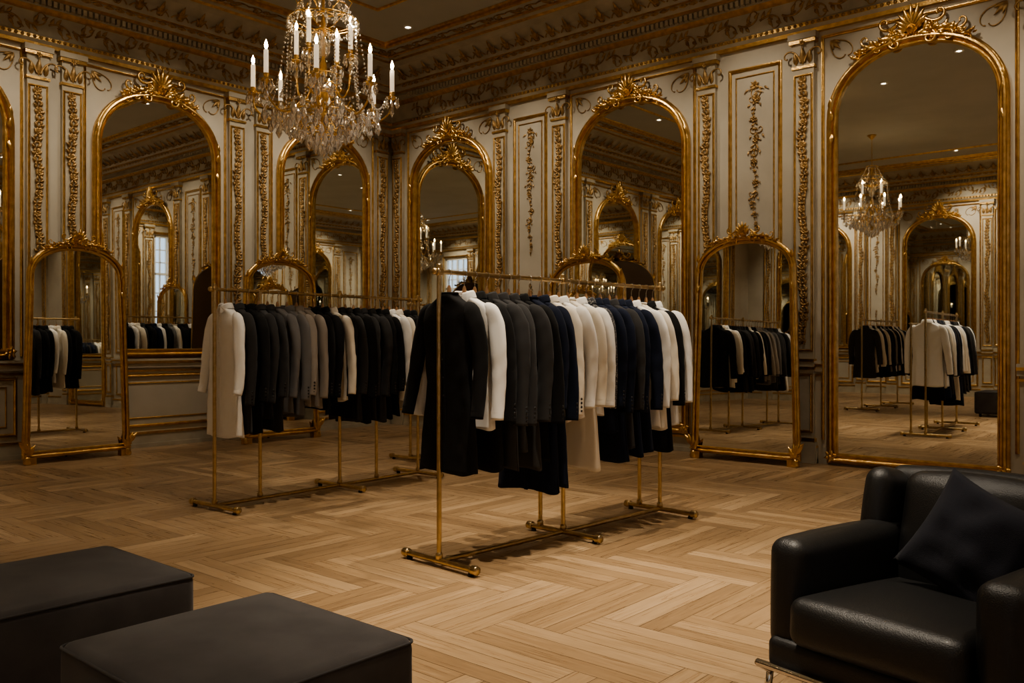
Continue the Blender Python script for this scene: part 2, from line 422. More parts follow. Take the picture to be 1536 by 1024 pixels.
def wall_panel(hw, seed):
    mb = MB()
    frame(mb, -hw, hw, 1.2, 4.22, 1, 1.2); frame(mb, -hw + .06, hw - .06, 1.27, 4.15, 1, .5)
    arabesque(mb, 2.45, 4.10, hw - .06, seed=seed)
    tmp = MB(); arabesque(tmp, 0, .65, (hw - .06) * .8, seed=seed + 1)
    mb.merge(tmp, T(0, 0, 1.98) @ Matrix.Diagonal((1, 1, -1, 1)))
    frame(mb, -hw, hw, .30, .92, 1, 1.0)
    return mb
def dress(nm, Wm, pils, panels, mirr, s0, s1, fullm=()):
    mb = MB()
    segs = []; cur = s0
    for a, b in sorted((c - .88, c + .88) for c in fullm):
        segs.append((cur, a)); cur = b
    segs.append((cur, s1))
    for a, b in segs:
        if b - a < .1: continue
        mb.box(a, b, -.05, 0, 1.0, 1.03, 1); mb.box(a, b, -.035, 0, .95, 1.0, 0); mb.box(a, b, -.06, 0, 1.03, 1.06, 0)
        mb.box(a, b, -.02, 0, .90, .925, 1)
    for i, (p, hw) in enumerate(panels):
        mb.merge(wall_panel(hw, i * 3 + 2), T(p, 0, 0))
    for c, full in mirr:
        zb = .25 if full else 1.1
        if not full:
            frame(mb, c - .80, c + .80, .28, .84, 1, 1.1); frame(mb, c - .72, c + .72, .36, .76, 1, .5)
        sweep(mb, [(c + .885, zb), (c + .885, 4.40), (c - .885, 4.40), (c - .885, zb)], [(o - .02, h) for o, h in MOULD], False, [1] * 5)
        for s in (-1, 1):
            x0 = c + s * .80
            curl(mb, x0, 4.34, pi if s > 0 else 0, .36, 1.5, 26, .008, .005, .004, 2, 20, s)
            curl(mb, x0, 4.34, -pi / 2, .30, 1.5, 30, .008, .005, .004, 2, 20, -s)
            for an, l in ((pi * 1.25, .15), (pi * 1.1, .11), (pi * 1.4, .11)):
                A = an if s > 0 else pi * 3 - an
                leaf(mb, x0, 4.34, A, l, .022, .02, .004, 2)
    mb.obj('trim_%s_panelling' % nm, [M_wall2, M_gold, M_orn], None, Wm)
    e = empty('trim_%s_pilasters' % nm, Wm)
    for i, p in enumerate(pils): mkobj('pilaster_%d' % i, PIL, e, T(p, 0, 0))

RP = [.17, 2.24, 3.26, 5.36, 6.48, 8.62, 9.66, 11.74, 12.80]
dress('right', W_right, RP, [(2.75, .25), (5.92, .27), (9.14, .25)], [(1.25, True), (4.31, True), (7.55, True), (10.7, True)], 0, RW, fullm=(1.25, 4.31, 7.55, 10.7))
LC = [-1.27, -3.72, -6.14, -8.56, -10.98]
dress('left', W_left, [c + s * 1.03 for c in LC for s in (-1, 1)], [], [(c, False) for c in LC], -RD, 0)
RC = [-1.6, -4.4, -7.2, -9.6]
dress('rear', W_rear, [c + s * 1.03 for c in RC for s in (-1, 1)] + [-12.7], [(-3.0, .2), (-5.8, .2)], [(c, False) for c in RC], -RW, 0)
SC = [1.6, 4.8, 8.0, 11.2]
dress('side', W_side, [c + s * 1.03 for c in SC for s in (-1, 1)], [(6.4, .26), (9.6, .26)], [(c, False) for c in SC], 0, RD)

# ------------------------------------------------------------------ mirrors
def inst_mirror(name, meshes, M):
    e = empty(name, M)
    for n_, me in meshes: mkobj(n_, me, e)
    return e
def mk(wb, wt, z0, zs, ht, **k):
    f, g = mirror_parts(wb, wt, z0, zs, ht, **k)
    return [('gilded_frame', f.mesh('gilded_frame', [M_gold])), ('mirror_glass', g.mesh('mirror_glass', [M_mirror]))]
mB = mk(.73, .73, .12, 3.50, .62, ch=.33, cw=.55)
mM = mk(.73, .73, .30, 3.50, .62, ch=.31, cw=.48)
mL = mk(.70, .70, 1.17, 3.52, .62, ch=.36, cw=.46)
inst_mirror('wall_mirror', mM, W_right @ T(1.25, 0, 0)); inst_mirror('wall_mirror', mM, W_right @ T(4.31, 0, 0))
inst_mirror('wall_mirror', mB, W_right @ T(7.55, 0, 0)); inst_mirror('wall_mirror', mB, W_right @ T(10.7, 0, 0))
for c in LC: inst_mirror('wall_mirror', mL, W_left @ T(c, 0, 0))
for c in RC: inst_mirror('wall_mirror', mL, W_rear @ T(c, 0, 0))
for c in SC: inst_mirror('wall_mirror', mL, W_side @ T(c, 0, 0))

def floor_mirror(Wm, s, dep, hw, H=2.26, rot=0, tilt=-.5):
    e = empty('floor_mirror', Wm @ T(s, -dep, 0) @ RZ(rot) @ RX(tilt))
    wb, wt = hw - .07, hw - .12; ht = .30; zs = H - ht - .07
    f, g = mirror_parts(wb, wt, .13, zs, ht, fw=.07, ch=.18, cw=hw * .66)
    P = arch(wb + .065, wt + .065, .06, zs, ht + .065)
    f.add([(x, .012, z) for x, z in P], [tuple(reversed(range(len(P))))], 1, False)
    sweep(f, P, [(0, -.012), (0, .02)], True, [1])
    for sx in (-1, 1):
        f.box(sx * wb - .05, sx * wb + .05, -.07, .012, .0, .075, 0)
        f.lathe([(0, .0), (.035, .005), (.042, .03), (.03, .055), (.038, .07), (0, .085)], 0, 14, T(sx * (wb + .03), -.05, 0))
        for q in range(4): leaf(f, sx * (wb + .035), .08 + q * .02, pi / 2 + sx * (.5 - q * .4), .14, .03, .03, .06)
    f.tube([(0, .014, 1.5), (0, min(dep - .08, .28), .012)], .012, 1, 8)
    f.obj('gilded_frame', [M_gold, M_back], e); g.obj('mirror_glass', [M_mirror], e)
floor_mirror(W_left, -4.89, .52, .56, 2.30, 1)
floor_mirror(W_left, -2.42, .62, .58, 2.31)
floor_mirror(W_right, 5.99, .40, .61, 2.36)
floor_mirror(W_right, 3.91, .34, .61, 2.28)

# ------------------------------------------------------------------ garments
def interp(x, xs, ys):
    if x <= xs[0]: return ys[0]
    for i in range(len(xs) - 1):
        if x <= xs[i + 1]:
            t = (x - xs[i]) / (xs[i + 1] - xs[i]); return ys[i] + (ys[i + 1] - ys[i]) * t
    return ys[-1]
def garment(kind, col, L, thick=1.0, seed=0, sl=.82, wide=1.0):
    r = random.Random(seed); mb = MB(); DZ = .022; soft = kind in ('shirt', 'band')
    zs = [.10, .112, .13, .155, .185, .22, .34, .60, .85, 1.3]
    ws = [.052, .062, .095, .150, .195, .208, .196, .184, .206, .245]
    ts = [.042, .046, .042, .038, .040, .046, .050, .046, .050, .056]
    ph = [r.random() * 6.28 for _ in range(8)]; fq = 22 + r.random() * 16
    n = 64; rows = []
    zz = [.10, .106, .114, .124, .136, .15, .166, .184, .205, .23]
    k = 40; zz += [.23 + (L - .23) * (i + 1) / k for i in range(k)]
    def surf(a, z):
        w = interp(z, zs, ws) * wide; t = interp(z, zs, ts) * thick
        c, s = math.cos(a), math.sin(a)
        x = w * math.copysign(abs(c) ** .75, c); y = t * math.copysign(abs(s) ** .6, s)
        am = min(1, max(0, (z - .25) / .5)); am2 = min(1, max(0, (z - .15) / .1))
        q1 = math.sin(fq * x + ph[0] + z * 1.1); q2 = math.sin(fq * .43 * x + ph[1] - z * 1.4)
        y += ((abs(q1) ** 1.6) * 1.2 * math.copysign(1, s) * -.5 + q2 * .9) * .012 * am * thick
        d = math.sin((abs(x) * 1.2 + z) * 34 + ph[2]) * math.exp(-((z - .42) / .16) ** 2) * min(1, abs(x) / .1)
        y += .0035 * d
        y += am2 * .007 * noise.noise(Vector((x * 8 + ph[2], z * 4, s * 1.5 + ph[4])))
        y += am2 * (.004 if soft else .003) * noise.noise(Vector((x * 24, z * 14 + ph[5], ph[6])))
        x += .006 * am * math.sin(z * 5 + ph[3])
        return x, y
    for z in zz:
        row = []
        for j in range(n):
            a = 2 * pi * j / n; x, y = surf(a, z)
            zo = z + (.008 * math.sin(3 * a + ph[4]) if z >= L - 1e-6 else 0)
            row.append((x, y, -zo - DZ))
        rows.append(row)
    rows.append([(x * .975, y * .86, z + .002) for x, y, z in rows[-1]]); rows.append([(x, y, z + .05) for x, y, z in rows[-1]])
    mb.grid(rows, 0, True)
    def front(x, z, off=.004):
        w = interp(z, zs, ws) * wide; c = max(-1, min(1, x / w)); a = -math.acos(math.copysign(abs(c) ** (1 / .75), c)); xx, yy = surf(a, z)
        return (x, yy - off, -z - DZ)
    zt = .13 if soft else .38
    prow = []
    for i in range(34):
        z = zt + (L - zt - .004) * i / 33
        if soft: prow.append([front(-.016, z, .000), front(-.013, z, .004), front(.013, z, .004), front(.016, z, .000)])
        else: prow.append([front(-.10, z, .001), front(-.05, z, .004), front(.0, z, .007), front(.012, z, .007), front(.013, z, .000)])
    mb.grid(prow, 0, False)
    for i in range(6):
        z = zt + .04 + i * (.10 if kind != 'coat' else .12)
        if z < L - .1:
            p = front(0 if soft else -.02, z, .006 if soft else .009); mb.lathe([(0, .0025), (.007, .002), (.008, 0)], 2, 8, T(*p) @ RX(90))
    if kind in ('shirt', 'coat', 'jacket'):
        cr = []
        for q, (dr, dz) in enumerate([(-.006, -.115), (-.003, -.080), (.001, -.073), (.010, -.083), (.022, -.116)]):
            row = []
            for j in range(19):
                a = -pi / 2 + .28 + (2 * pi - .56) * j / 18
                rr = .05 + dr; fr_ = max(0, -math.sin(a))
                row.append(((rr + .008) * math.cos(a), (rr * .82) * math.sin(a), dz - DZ - .018 * fr_ ** 2 - (.022 if q == 4 and j in (0, 1, 17, 18) else 0)))
            cr.append(row)
        mb.grid(cr, 0, False)
    else:
        mb.tube([((.055) * math.cos(a), .042 * math.sin(a), -.096 - DZ) for a in [2 * pi * j / 18 for j in range(18)]], .007, 0, 6, closed=True, up=(0, 0, 1))
    if not soft:
        for s in (-1, 1):
            rows = []
            for i in range(12):
                t = i / 11; z = .108 + (.42 - .108) * t
                xi = .034 * (1 - t) + .002; wd = .060 * math.sin(pi * (.22 + .78 * t)) * (1 if t > .3 else .8)
                rows.append([front(s * xi, z, .007), front(s * (xi + wd * .5), z, .013), front(s * (xi + wd), z, .011), front(s * (xi + wd), z, .001)])
            mb.grid(rows, 0)
        for s in (-1, 1):
            rows = [[front(s * (.085 + .095 * j / 4), .66 + .045 * i, .004 + .004 * i) for j in range(5)] for i in range(2)]
            if L > .8: mb.grid(rows, 0)
    sl += r.uniform(-.035, .03)
    for s in (-1, 1):
        e = r.uniform(-.014, .014); bend = r.uniform(-.025, .018)
        cp = [(.140, 0, .168), (.186, 0, .200), (.222, -.002, .28), (.246, -.006 + e, .40), (.264 + bend * .5, -.014 + e, .54), (.276 + bend, -.028 + e, .68), (.282 + bend, -.045 + e, sl)]
        sc = .90 if soft else 1.0
        rd = [.024, .050, .058 * sc, .054 * sc, .049 * sc, .045 * sc, .042 * sc]
        m_ = 40; nn = 18; rows = []
        def cpt(t):
            a = min(5, int(t)); f = t - a; P0 = cp[max(a - 1, 0)]; P1 = cp[a]; P2 = cp[a + 1]; P3 = cp[min(a + 2, 6)]
            P = [.5 * ((2 * P1[q]) + (-P0[q] + P2[q]) * f + (2 * P0[q] - 5 * P1[q] + 4 * P2[q] - P3[q]) * f * f + (-P0[q] + 3 * P1[q] - 3 * P2[q] + P3[q]) * f ** 3) for q in range(3)]
            return Vector((s * P[0] * wide, P[1] * thick, -P[2] - DZ)), rd[a] + (rd[a + 1] - rd[a]) * f
        for i in range(m_ + 1):
            t = i / m_ * 6; P, R_ = cpt(t); P2, _ = cpt(min(6, t + .05)); P1, _ = cpt(max(0, t - .05)); tg = (P2 - P1).normalized()
            u = Vector((0, 1, 0)); u = (u - tg * u.dot(tg)).normalized(); w_ = tg.cross(u)
            if i >= m_ - 3: R_ += .003 if not soft else .001
            row = []
            el = math.exp(-((t - 3.9) / .9) ** 2) + .5 * math.exp(-((t - 1.8) / .6) ** 2)
            for j in range(nn):
                b = 2 * pi * j / nn
                q = R_ * (1 + .10 * math.sin(3 * b + ph[1] + t * .7) * min(1, t / 2) * (1 if i < m_ - 3 else .3) + .035 * el * math.sin(t * 7 + 2.6 * math.cos(b + ph[2]) + ph[3]))
                row.append(P + (u * math.cos(b) * min(1, .64 * thick + .1) + w_ * math.sin(b)) * q)
            rows.append(row)
        c_ = sum(rows[-1], Vector()) / nn
        rows.append([c_ + (p - c_) * .85 for p in rows[-1]]); rows.append([p + Vector((0, 0, .04)) for p in rows[-1]])
        mb.grid(rows, 0, True)
        if not soft:
            for q in range(4): mb.lathe([(0, .003), (.0075, .002), (.0085, 0)], 2, 8, T(s * ((.281 + bend) * wide + .043), (cp[-1][1]) * thick, -sl - DZ + .03 + q * .024) @ RY(90 * s))
    mb.tube([(x, 0, -.108 - DZ - .105 * (abs(x) / .19) ** 1.3) for x in [-.155 + .31 * i / 12 for i in range(13)]], .011, 1, 8, flat=(1, 1.2))
    mb.tube([(0, 0, -.135), (0, 0, -.088), (0, 0, -.070)], [.016, .012, .006], 1, 8)
    hk = [(0, 0, -.11), (0, 0, -.04), (.004, 0, -.024)] + [(.0185 * math.sin(a), 0, -.0185 * math.cos(a)) for a in [.5 + .45 * i for i in range(9)]]
    mb.tube(hk, .0024, 3, 6, up=(0, 1, 0))
    return mb.mesh(col + '_' + kind, [CLOTH[col], M_wood, M_black if col != 'white' else M_white, M_steel])

NM = {'coat': 'coat', 'jacket': 'jacket', 'shirt': 'shirt', 'band': 'blouse', 'vest': 'dress'}
GR = 1.65
def hang(items, x0, x1, y0, y1, seed):
    row = empty('row_of_hanging_clothes', T(x0, y0, GR))
    for i, (y, kind, col, L, th) in enumerate(items):
        r = random.Random(seed * 100 + i)
        x = x0 + (x1 - x0) * (y - y0) / (y1 - y0)
        me = garment(kind, col, L - .02, th, seed * 100 + i, sl=.82 if kind in ('coat', 'jacket') else .79, wide=r.uniform(.93, 1.07))
        mkobj(col + '_' + NM[kind], me, row, T(x - x0 + r.uniform(-.004, .004), y - y0 + r.uniform(-.008, .008), -.002) @ RZ(r.uniform(-8, 8) if i else -2))

# ------------------------------------------------------------------ racks
def rack(x0, x1, y0, y1, mid, extra_c=(), extra_o=()):
    d = Vector((x1 - x0, y1 - y0, 0)); Ln = d.length
    a = math.degrees(math.atan2(-d.x, d.y))
    e = empty('clothing_rack', T(x0, y0, 0) @ RZ(a))
    mb = MB(); r = .014
    def foot(y):
        mb.tube([(-.29, y, .035), (.29, y, .035)], .017, 0, 12)
        for s in (-1, 1):
            mb.lathe([(0, -.022), (.024, -.022), (.026, -.016), (.026, .016), (.024, .022), (0, .022)], 0, 14, T(s * .29, y, .035) @ RY(90))
            mb.lathe([(0, 0), (.016, 0), (.018, .006), (.012, .02), (0, .02)], 1, 12, T(s * .26, y, 0))
    def post(x, y, z1=GR):
        mb.tube([(x, y, .03), (x, y, z1)], r, 0, 12)
        mb.lathe([(.0, .0), (.021, 0), (.021, .03), (.016, .036), (.014, .04)], 0, 12, T(x, y, .045))
    for y in (0, mid, Ln): foot(y); post(0, y)
    mb.tube([(0, 0, .035), (0, Ln, .035)], .015, 0, 12)
    mb.tube([(0, -.035, GR), (0, Ln + .035, GR)], .013, 0, 12)
    for y in (0, mid, Ln):
        mb.lathe([(0, -.02), (.02, -.02), (.022, -.014), (.022, .014), (.02, .02), (0, .02)], 0, 14, T(0, y, GR) @ RX(90))
        mb.lathe([(0, 0), (.018, 0), (.02, .01), (.014, .02), (.016, .03), (0, .036)], 0, 12, T(0, y, GR + .01))
    for s in (-.035, Ln + .035): mb.lathe([(0, -.012), (.018, -.012), (.02, 0), (.014, .012), (0, .016)], 0, 12, T(0, s, GR) @ RX(90))
    for y in extra_c: post(0, y)
    for x, y in extra_o: post(x, y, 1.50)
    if extra_o:
        xs = extra_o[0][0]; mb.tube([(xs, extra_o[0][1], 1.5), (xs, extra_o[-1][1], 1.5)], .011, 0, 10)
    mb.obj('brass_frame', [M_brass, M_black], e)
rack(6.61, 6.75, -5.47, -3.35, 1.05, (), [(-.20, 1.05), (-.18, 2.12)])
rack(4.17, 4.09, -5.42, -3.28, 1.20, (.40, 1.62))
rack(3.30, 3.30, -2.65, -1.15, .75)
rack(4.6, 4.6, -9.3, -7.25, 1.0)

b, ch, nv, wt, cr, gy, tp, pt = 'black', 'charcoal', 'navy', 'white', 'cream', 'grey', 'taupe', 'patterned'
F = [(-5.40, 'band', b, 1.12, 1.15), (-5.285, 'shirt', wt, .88, 1), (-5.195, 'coat', b, 1.12, .9), (-5.105, 'coat', ch, 1.12, .9), (-5.015, 'jacket', ch, 1.02, .85),
     (-4.925, 'coat', ch, 1.14, .95), (-4.835, 'coat', b, 1.10, .85), (-4.745, 'band', nv, 1.30, .9), (-4.655, 'coat', nv, 1.27, .85), (-4.56, 'jacket', cr, .88, .95),
     (-4.47, 'shirt', wt, .86, .85), (-4.38, 'band', cr, 1.20, .9), (-4.29, 'shirt', wt, .86, .85), (-4.20, 'shirt', pt, .80, .8), (-4.12, 'jacket', nv, .98, .9),
     (-4.035, 'coat', nv, 1.18, .9), (-3.95, 'jacket', ch, 1.1, .85), (-3.865, 'coat', nv, 1.16, .85), (-3.78, 'coat', nv, 1.14, .85), (-3.695, 'shirt', wt, .98, .8),
     (-3.61, 'band', cr, 1.0, .9), (-3.52, 'coat', b, 1.16, .85), (-3.44, 'shirt', wt, .98, .9)]
hang(F, 6.61, 6.75, -5.47, -3.35, 1)
G = [(-5.33, 'shirt', wt, 1.10, 1.1), (-5.22, 'coat', ch, 1.08, .9), (-5.13, 'coat', b, 1.08, .9), (-5.04, 'jacket', ch, .98, .9), (-4.95, 'coat', ch, 1.08, .9), (-4.86, 'band', gy, .95, .9),
     (-4.77, 'coat', gy, .98, .9), (-4.68, 'jacket', tp, .9, .85), (-4.59, 'band', tp, .92, .9), (-4.50, 'coat', b, .94, .85), (-4.41, 'jacket', b, .90, .85), (-4.32, 'shirt', cr, .88, .85),
     (-4.235, 'coat', b, 1.02, .85), (-4.15, 'coat', ch, 1.06, .85), (-4.065, 'coat', b, 1.08, .85), (-3.98, 'coat', ch, 1.06, .85), (-3.895, 'coat', ch, 1.08, .85), (-3.81, 'coat', b, 1.06, .8),
     (-3.73, 'coat', b, 1.04, .8), (-3.64, 'shirt', wt, .92, .85), (-3.55, 'shirt', cr, 1.0, .8), (-3.46, 'coat', b, 1.0, .85), (-3.37, 'coat', b, 1.0, .8)]
hang(G, 4.17, 4.09, -5.42, -3.28, 2)
cyc = [b, wt, cr, ch, b, nv, wt, b, gy, cr, b, b, wt, ch, b, tp, b, wt, nv, b, cr, b]
kd = ['coat', 'shirt', 'jacket', 'coat', 'band']
hang([(-2.6 + i * .09, kd[i % 5], cyc[i], .8 + .1 * (i % 3), .85) for i in range(16)], 3.3, 3.3, -3, -1, 3)
hang([(-9.2 + i * .09, kd[(i + 2) % 5], cyc[(i + 5) % 22], .85 + .1 * (i % 3), .85) for i in range(21)], 4.6, 4.6, -9.3, -7, 4)

# ------------------------------------------------------------------ rounded upholstery
def rbox(mb, hx, hy, hz, r, m=0, M=None, bulge=(0, 0, 0), ni=7):
    def samp(h):
        q = r / h
        e = [-1, -1 + q * .12, -1 + q * .35, -1 + q * .65, -1 + q]
        inn = [-(1 - q) + 2 * (1 - q) * i / ni for i in range(1, ni)]
        return [t * h for t in e + inn + [-t for t in reversed(e)]]
    H = (hx, hy, hz); S = [samp(h) for h in H]
    def mp(p):
        q = [max(-(H[i] - r), min(H[i] - r, p[i])) for i in range(3)]
        d = Vector(p) - Vector(q)
        o = Vector(q) + (d.normalized() * r if d.length > 1e-9 else d)
        f = [1 - (o[i] / H[i]) ** 2 for i in range(3)]
        o = Vector((o.x + bulge[0] * math.copysign(1, o.x) * max(0, f[1]) * max(0, f[2]) * (abs(o.x) / H[0]) ** 3,
                    o.y + bulge[1] * math.copysign(1, o.y) * max(0, f[0]) * max(0, f[2]) * (abs(o.y) / H[1]) ** 3,
                    o.z + bulge[2] * math.copysign(1, o.z) * max(0, f[0]) * max(0, f[1]) * (abs(o.z) / H[2]) ** 3))
        return o
    for ax in range(3):
        a1, a2 = (ax + 1) % 3, (ax + 2) % 3
        for sg in (-1, 1):
            rows = []
            for u in S[a1]:
                row = []
                for v in S[a2]:
                    p = [0, 0, 0]; p[ax] = sg * H[ax]; p[a1] = u; p[a2] = v; row.append(mp(p))
                rows.append(row if sg > 0 else row[::-1])
            mb.grid(rows, m, False, True, M)
def weld(o, d=.0008):
    bm = bmesh.new(); bm.from_mesh(o.data); bmesh.ops.remove_doubles(bm, verts=bm.verts, dist=d); bmesh.ops.recalc_face_normals(bm, faces=bm.faces); bm.to_mesh(o.data); bm.free()

def ottoman(cx, cy, hx, hy, H=.42):
    e = empty('ottoman', T(cx, cy, 0))
    mb = MB(); rbox(mb, hx, hy, (H - .05) / 2, .035, 0, T(0, 0, .05 + (H - .05) / 2), (.008, .008, .014)); o = mb.obj('upholstery', [M_velvet], e); weld(o)
    mb = MB()
    P = []
    for (sx, sy), a0 in (((1, 1), 0), ((-1, 1), 90), ((-1, -1), 180), ((1, -1), 270)):
        for i in range(5):
            a = math.radians(a0 + i * 22.5); P.append((sx * (hx - .03) + .028 * math.cos(a), sy * (hy - .03) + .028 * math.sin(a), H - .014))
    mb.tube(P, .0045, 0, 6, closed=True, up=(0, 0, 1)); mb.obj('seam_piping', [M_piping], e)
    mb = MB()
    for sx in (-1, 1):
        for sy in (-1, 1): mb.lathe([(0, 0), (.02, 0), (.025, .055), (0, .055)], 0, 12, T(sx * (hx - .08), sy * (hy - .08), 0))
    mb.obj('feet', [M_black], e)
ottoman(7.895, -7.52, .365, .345)
ottoman(6.80, -7.59, .35, .36)

# ------------------------------------------------------------------ armchair
def armchair(cx, cy, rot):
    e = empty('leather_armchair', T(cx, cy, 0) @ RZ(rot))
    def part(name, hx, hy, hz, r, M, bulge=(0, 0, 0), m=M_leather):
        mb = MB(); rbox(mb, hx, hy, hz, r, 0, M, bulge); o = mb.obj(name, [m], e); weld(o); return o
    part('seat_cushion', .285, .34, .08, .045, T(0, -.14, .325) @ RX(-3), (.0, .015, .020))
    part('seat_base', .39, .36, .055, .03, T(0, -.08, .205))
    for s, nm in ((-1, 'arm_a'), (1, 'arm_b')):
        part(nm, .068, .37, .19, .05, T(s * .345, -.04, .390) @ RX(-1), (.012, .01, .012))
    part('back_cushion', .28, .07, .24, .06, T(0, .26, .53) @ RX(-14), (0, .03, .02))
    part('back_shell', .42, .06, .27, .055, T(0, .37, .50) @ RX(-14), (0, .01, .02))
    for s, nm in ((-1, 'wing_a'), (1, 'wing_b')):
        part(nm, .055, .12, .13, .05, T(s * .365, .30, .625) @ RX(-14), (.01, .01, .012))
    mb = MB(); r = .013
    for s in (-1, 1):
        x = s * .40
        mb.tube([(x, -.40, .012), (x, -.41, .08), (x, -.40, .125), (x, -.36, .135), (x, .30, .135), (x, .36, .13), (x, .38, .10), (x, .38, .012)], r, 0, 10)
        for y in (-.40, .38): mb.lathe([(0, 0), (.022, 0), (.022, .008), (.014, .014)], 0, 12, T(x, y, 0))
    mb.tube([(-.40, -.36, .135), (.40, -.36, .135)], r, 0, 10); mb.tube([(-.40, .30, .135), (.40, .30, .135)], r, 0, 10)
    mb.tube([(-.41, -.455, .165), (.41, -.455, .165)], r, 0, 10)
    for s in (-1, 1): mb.tube([(s * .41, -.455, .165), (s * .40, -.40, .13)], r, 0, 10)
    mb.obj('chrome_frame', [M_steel], e)
    mb = MB(); h = .20; N = 18
    for sg in (-1, 1):
        rows = []
        for i in range(N + 1):
            row = []
            for j in range(N + 1):
                u, v = -1 + 2 * i / N, -1 + 2 * j / N
                pu = 1 - .10 * (1 - v * v); pv = 1 - .10 * (1 - u * u)
                t = max(0, (1 - u * u) * (1 - v * v)) ** .5
                cr_ = noise.noise(Vector((u * 2.2, v * 2.2, sg))) * .026 * t ** .5
                row.append((u * h * pu, sg * (.075 * t + cr_), v * h * pv))
            rows.append(row if sg > 0 else row[::-1])
        mb.grid(rows, 0)
    o = mb.obj('throw_pillow', [M_pillow], e, T(.05, .09, .575) @ RX(-24) @ RY(22)); weld(o)
armchair(9.275, -5.715, -12)

